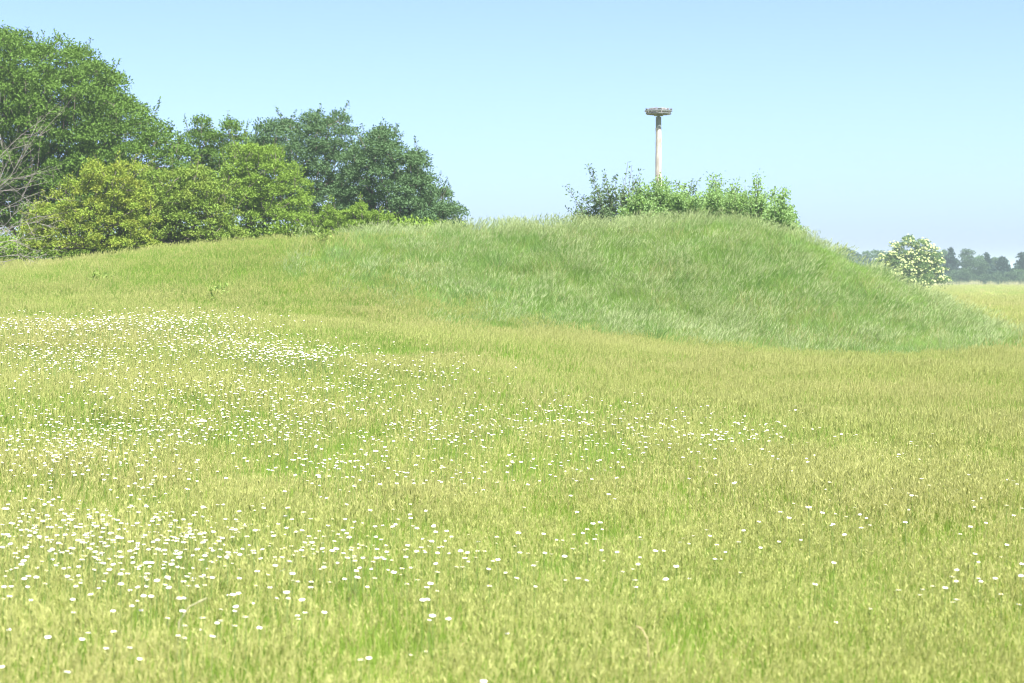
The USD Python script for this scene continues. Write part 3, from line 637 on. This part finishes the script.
def crop(x0, y0, s, pts): return [(x0 + a / s, y0 + b / s) for a, b in pts]
SEEN = []
SEEN += crop(0, 500, 3.73, [(30, 10), (160, 8), (118, 28), (70, 36), (20, 20), (105, 40), (138, 58), (8, 80), (38, 75), (70, 68), (100, 100), (60, 92), (80, 125), (105, 122), (30, 130), (50, 140), (150, 145), (215, 135), (245, 132), (270, 122), (220, 25), (250, 50), (265, 42), (255, 62), (300, 5), (330, 30),
    (35, 165), (30, 175), (60, 178), (5, 178), (215, 190), (235, 197), (262, 203), (335, 180), (360, 178), (372, 140), (345, 108), (388, 108), (320, 132), (350, 135), (378, 158), (342, 165), (400, 30), (425, 60), (440, 100), (420, 125), (475, 20), (490, 15), (515, 38), (545, 10), (580, 40), (600, 65), (515, 75), (530, 88), (555, 85), (540, 135), (530, 142), (505, 140), (560, 110), (600, 120), (640, 125), (640, 140), (610, 140), (660, 155), (670, 130), (685, 75), (688, 62), (710, 92), (735, 100), (705, 110), (700, 125), (715, 130), (745, 115), (760, 140), (770, 150), (755, 110),
    (660, 190), (655, 203), (680, 160), (720, 145), (760, 15), (735, 35), (790, 55), (830, 8), (890, 32), (850, 92), (880, 98), (915, 85), (905, 95), (820, 155), (800, 165), (825, 185), (790, 190), (770, 200), (850, 200), (880, 190), (795, 235), (840, 250), (870, 240), (890, 260), (930, 170), (925, 205), (845, 215),
    (450, 195), (495, 190), (490, 215), (550, 185), (515, 170), (445, 240), (418, 242), (385, 240), (410, 222), (320, 210), (350, 262), (240, 258), (172, 265), (45, 262), (70, 218), (92, 230), (25, 270), (48, 300), (110, 285), (130, 290), (165, 315), (250, 288), (295, 285), (300, 300), (445, 280), (480, 275), (525, 288), (540, 290), (548, 300), (580, 303), (560, 235), (560, 250), (612, 235), (615, 245), (710, 275), (720, 305), (705, 325), (735, 325), (775, 290), (630, 300), (625, 330), (545, 325), (510, 328), (370, 330), (285, 325), (10, 325), (45, 325),
    (40, 362), (10, 372), (118, 377), (270, 375), (515, 378), (558, 362), (525, 415), (420, 415), (275, 425), (30, 485), (330, 500), (305, 522), (428, 492), (182, 518), (622, 442), (675, 418), (822, 410), (875, 402), (875, 418), (918, 438), (758, 446), (820, 453), (805, 463), (692, 472), (752, 486), (873, 472), (788, 512), (668, 510), (683, 523), (400, 557), (480, 553), (520, 597), (247, 648), (10, 628), (888, 296), (855, 355), (885, 350), (945, 388)])
SEEN += crop(256, 590, 4, [(125, 12), (80, 38), (127, 36), (187, 46), (200, 96), (170, 108), (167, 123), (272, 96), (8, 156), (682, 44), (710, 106), (690, 122), (764, 117), (1008, 180), (620, 262), (680, 247), (455, 276), (420, 285), (915, 370)])
SEEN += crop(768, 500, 3.73, [(155, 22), (160, 28), (95, 5), (50, 32), (78, 54), (132, 82), (200, 36), (255, 42), (295, 52), (322, 22), (365, 60), (340, 45), (378, 84), (350, 92), (240, 84), (440, 8), (525, 30), (515, 70), (772, 18), (758, 88), (720, 130), (815, 75), (888, 10), (918, 50), (945, 20), (890, 168), (870, 215), (942, 240), (938, 287), (772, 203), (782, 236), (700, 265), (685, 288), (698, 306), (782, 296), (790, 305), (850, 296), (660, 333), (615, 323), (578, 335), (568, 355), (485, 340), (705, 373), (688, 385), (870, 356), (935, 392), (175, 320), (245, 235), (122, 150), (38, 158), (383, 408), (120, 482), (253, 460), (240, 80), (280, 116)])
SEEN += crop(256, 500, 4, [(128, 20), (200, 40), (310, 22), (362, 8), (360, 66), (392, 78), (425, 84), (290, 90), (390, 98), (120, 138), (335, 125), (275, 134), (300, 145), (340, 150), (205, 132), (205, 158), (408, 178), (440, 188), (520, 184), (480, 200), (530, 220), (595, 200), (602, 232), (668, 156), (705, 168), (677, 212), (652, 248), (722, 292), (765, 114), (778, 148), (850, 140), (918, 150), (966, 134), (892, 168), (958, 174), (918, 206), (950, 245), (768, 215), (770, 240), (840, 235), (850, 250), (800, 270), (828, 270), (930, 280), (1000, 296), (935, 348), (715, 258), (390, 226), (430, 235), (370, 232), (325, 255), (410, 276), (270, 274), (258, 278), (275, 254), (130, 246), (78, 230), (80, 266), (88, 240), (162, 208), (210, 182), (118, 192), (245, 210), (320, 200), (585, 278), (550, 292), (525, 284), (580, 302), (545, 243), (500, 232), (465, 252), (405, 314), (445, 352), (60, 354), (170, 328), (145, 326), (45, 300), (140, 300), (550, 94), (508, 94), (618, 46), (618, 60), (566, 68), (680, 36), (548, 28), (456, 30), (130, 372), (605, 338), (692, 338), (645, 322)])
SEEN += crop(512, 480, 4, [(325, 163), (347, 157), (302, 184), (238, 52), (390, 44), (410, 66), (45, 100), (255, 118), (126, 218), (178, 240), (200, 242), (250, 218), (280, 215), (335, 222), (334, 238), (302, 254), (245, 276), (355, 285), (423, 293), (514, 241), (508, 232), (508, 310), (500, 338), (570, 286), (608, 284), (610, 402), (778, 188), (928, 192), (725, 226), (792, 226), (705, 258), (672, 252), (685, 234), (822, 262), (908, 250), (988, 156), (990, 272), (855, 292), (815, 320), (835, 320), (915, 374), (8, 268), (35, 292), (60, 262), (130, 296), (205, 306), (100, 328), (90, 346), (15, 398), (268, 398), (215, 402), (368, 326), (480, 360), (440, 372), (660, 348), (710, 395), (495, 405), (90, 430), (820, 6), (892, 2)])
SEEN += crop(0, 400, 4, [(220, 103), (125, 132), (40, 150), (50, 155), (80, 225), (45, 272), (15, 325), (35, 355), (170, 328), (202, 328), (95, 384), (175, 408), (190, 396), (320, 396), (245, 425), (125, 428), (30, 410), (150, 385), (280, 148), (255, 155), (440, 140), (480, 142), (500, 145), (710, 126), (590, 140), (695, 188), (655, 182), (605, 188), (535, 324), (602, 328), (516, 372), (556, 388), (620, 378), (658, 366), (755, 346), (800, 360), (890, 408), (815, 418), (520, 418), (585, 412), (930, 150), (985, 234), (950, 265), (870, 275), (785, 238), (790, 262), (745, 278), (430, 288), (520, 110), (485, 42), (560, 20), (135, 185), (160, 240), (290, 232), (480, 240), (350, 200)])
SEEN += crop(256, 400, 4, [(202, 198), (400, 136), (122, 146), (165, 148), (312, 300), (207, 316), (185, 275), (150, 295), (110, 356), (30, 385), (25, 405), (128, 420), (255, 380), (283, 382), (372, 360), (545, 340), (560, 285), (515, 240), (608, 228), (558, 182), (715, 186), (725, 150), (662, 188), (625, 204), (470, 170), (442, 205), (355, 210), (836, 326), (820, 284), (880, 365), (797, 370), (962, 318), (912, 277), (945, 160), (943, 184), (862, 220), (1005, 280), (620, 408), (545, 428), (682, 434), (362, 408), (310, 420), (385, 298), (240, 290), (815, 250), (540, 98), (645, 88), (630, 110), (900, 95), (890, 105), (940, 72), (950, 78), (780, 75)])
SEEN += crop(512, 380, 4, [(202, 216), (55, 215), (575, 232), (415, 145), (320, 160), (500, 150), (620, 118), (645, 160), (300, 235), (220, 265), (235, 245), (160, 318), (215, 358), (178, 376), (110, 398), (262, 394), (318, 388), (342, 330), (445, 340), (715, 280), (628, 274), (755, 286), (815, 370), (782, 362), (820, 405), (892, 400), (940, 170), (885, 146), (840, 228), (960, 215), (815, 268), (865, 274), (770, 216), (230, 196), (120, 196), (500, 245), (530, 280), (10, 395), (60, 408)])
SEEN += crop(768, 400, 4, [(20, 110), (145, 104), (312, 96), (290, 128), (320, 128), (350, 130), (430, 164), (572, 158), (572, 168), (600, 160), (660, 126), (650, 175), (458, 216), (150, 226), (155, 162), (110, 236), (90, 276), (800, 212), (800, 290), (618, 304), (645, 330), (595, 375), (345, 350), (250, 318), (232, 350), (250, 390), (925, 368), (978, 314), (855, 386), (818, 395), (828, 420), (565, 432), (998, 328), (20, 215), (45, 215)])
SEEN = np.array(SEEN)
BIG = [(49, 541), (183, 599), (182, 595), (809, 507)]

variants = []
rd = np.random.default_rng(200)
for k in range(6):
    path = f'/World/daisy_kind_{k + 1}'
    cp = stage.CreateClassPrim(path)
    s_, p_, d_ = daisy_meshes(rd, petals=int(rd.integers(13, 18)))
    for nm, vf, mt in (('stem', s_, G['stem']), ('petals', p_, G['petal']), ('disc', d_, G['disc'])): usdkit.mesh(stage, f'{path}/{nm}', vf, mt)
    variants.append(((s_, p_, d_), path))
def daisy_at(px, row, rng, scale=1.0):
    s = scale * rng.uniform(.7, 1.1); X, Y, z = ground_hit(px, row, .5 * s)
    return X, Y, z, s
def daisy(px, row, label, group, scale=1.0):
    X, Y, z, s = daisy_at(px, row, rd, scale)
    x = UsdGeom.Xform.Define(stage, numbered('/World/daisy')); p = x.GetPrim()
    p.GetReferences().AddInternalReference(variants[int(rd.integers(6))][1]); p.SetInstanceable(True)
    x.AddTranslateOp().Set(Gf.Vec3d(X, Y, z)); x.AddRotateZOp().Set(float(rd.uniform(-35, 35))); x.AddScaleOp().Set(Gf.Vec3f(s, s, s))
    tag(p, label, 'daisy', group)
daisy(49, 541, 'large white daisy in the thick of the flowers near the left edge', None, 1.35)
daisy(183, 599, 'largest white daisy low at the left, beside a pale fallen stalk', None, 1.3)
daisy(810, 508, 'large bright daisy standing apart in the right half', None, 1.35)
order = np.argsort(-SEEN[:, 1])
for k in order[:297]:
    px, row = SEEN[k]
    if px < 256 and row < 585: lb, gp = 'small white daisy in the dense near drift at the left', 'daisies of the near left drift'
    elif px < 256: lb, gp = 'white daisy scattered below the near drift in the bottom left corner', 'daisies in the bottom left corner'
    elif px < 512 and row < 598: lb, gp = 'small white daisy around the dark upright stalk left of centre', 'daisies around the dark stalk'
    elif px < 512: lb, gp = 'white daisy alone in the tan grass at the bottom, left of centre', 'daisies at the bottom left of centre'
    elif px < 770: lb, gp = 'small white daisy thinly scattered between the centre and the large bright daisy', 'daisies right of the centre'
    else: lb, gp = 'small white daisy thinly scattered at the right, round the large bright daisy and beyond', 'daisies at the right'
    daisy(px, row, lb, gp, .93)
# the rest of the daisies, too many to count
rest = [tuple(SEEN[k]) for k in order[297:]]
BANDS = [(560, 60, 327, 95, 8), (300, 170, 322, 70, 9), (360, 220, 340, 60, 12), (420, 290, 355, 50, 9), (330, 120, 350, 110, 18), (260, 60, 358, 60, 12), (430, 190, 385, 130, 20), (360, 180, 425, 110, 16), (160, 340, 385, 90, 22), (230, 60, 445, 55, 18), (170, 300, 420, 90, 20), (110, 420, 372, 50, 16),
         (160, 450, 425, 70, 18), (130, 560, 412, 60, 14), (140, 650, 430, 80, 18), (60, 740, 432, 50, 12), (50, 560, 460, 70, 16), (60, 410, 470, 90, 16), (50, 130, 470, 90, 16), (25, 860, 460, 110, 26), (70, 330, 460, 60, 14), (60, 150, 530, 100, 18), (25, 420, 545, 100, 20), (230, 120, 538, 120, 28), (110, 60, 420, 90, 20), (160, 250, 400, 150, 30), (90, 640, 425, 100, 22), (90, 70, 520, 80, 20), (60, 330, 540, 90, 22), (70, 60, 455, 80, 20), (40, 250, 575, 200, 20)]
for n, cx_, cy_, sx, sy in BANDS:
    for _ in range(n):
        a, b = cx_ + rd.normal() * sx * .75, cy_ + rd.normal() * sy * .62
        if 4 < b - 306 and b < 640 and -30 < a < 1050: rest.append((a, b))
R = np.array([daisy_at(a, b, rd) for a, b in rest]); kk = rd.integers(0, 6, len(R))
cl = np.clip((R[:, 1] - 22) / 25, 0, 1) * .3 + .95
dpi = []
for (s_, p_, d_), _ in variants: dpi.append([('stems', s_, G['stem']), ('petals', p_, G['petal']), ('discs', d_, G['disc'])])
instancer('daisy_drift', 'drift of white daisies spread over the middle of the meadow', dpi, R[:, :3], kk, R[:, 3] * cl, rd.uniform(-.6, .6, len(R)))

# ------------------------------------------------------------------ single weeds and stalks
def weed(label, px, row, h, seed, n=40, leaf=.12):
    rng = np.random.default_rng(seed); X, Y, z = ground_hit(px, row, 0); org = np.array([X, Y, z]); wood, cs, os_ = [], [], []
    for k in range(7):
        e = np.array([rng.normal() * .3 * h, rng.normal() * .2 * h, h * rng.uniform(.65, 1)]); P = np.array([[0, 0, -.04], e * [.4, .4, .55], e]); wood.append(tube(P, [.009, .006, .003], 5))
        t = rng.uniform(.25, 1, n)[:, None]; c = P[1] * (2 * t * (1 - t)) + P[2] * t ** 2; o = rng.normal(size=(n, 3)) * .05; cs.append(c + o); os_.append(unit(o))
    t = thing('weed', label, 'weed', org); part(t, 'stem', join(wood), G['stem']); part(t, 'foliage', leaf_cloud(rng, np.vstack(cs), np.vstack(os_), None, leaf), G['weed'])
weed('dark leafy weed on the bank above the daisies', 217, 306, .5, 301, 26)
weed('small dark weed on the bank below the amber bush', 95, 288, .42, 302, 18)
weed('dark weed low on the bank in front of the low bush', 322, 250, .6, 303, 24)
def stalk(name, label, pts, r, mat, Yoff=0):
    b = ground_hit(pts[0][0], pts[0][1], 0); Y = b[1]; org = np.array(b)
    P = np.array([[(p - 512) / FPX * (Y + o), Y + o, EYE + (HORIZON - q) / FPX * (Y + o)] for p, q, o in pts]) - org
    t = thing(name, label, 'grass stalk', org)
    part(t, 'stalk', tube(P[:-1], np.linspace(r, r * .7, len(P) - 1), 6), mat)
    part(t, 'seed_head', tube(P[-2:] if len(P) > 2 else P, [r * 1.3, r * .5], 6), mat)
stalk('dark_stalk', 'dark upright seed stalk among the daisies left of centre', [(366, 622, 0), (368, 570, 0), (371, 548, 0), (373, 531, 0)], .006, G['weed'])
stalk('bent_stalk', 'pale straw stalk bent over at its top in the right foreground', [(651, 745, 0), (650, 665, 0), (647, 638, 0), (642, 629, .02), (636, 626, .05)], .0055, G['dry_blade'])
stalk('fallen_stalk', 'pale thick stalk lying slantwise beside the largest daisy', [(176, 690, 0), (179, 622, 0), (189, 607, 0), (199, 602, 0), (207, 598, 0)], .0065, G['reed'])

# ------------------------------------------------------------------ air
hz = trimesh.creation.box([2900, 2700, 14.5]); hz.apply_translation([0, 850, 5.75])
hm = usdkit.material(stage, '/World/Looks/haze_air', {'v': ('principled_volume', {'color': (.76, .95, .97), 'density': HAZE_D, 'anisotropy': 0.0})}, volume='v.volume')
hp = usdkit.mesh(stage, '/World/haze', (hz.vertices, hz.faces), hm)
tag(hp, 'pale summer haze over the meadow', kind='stuff')
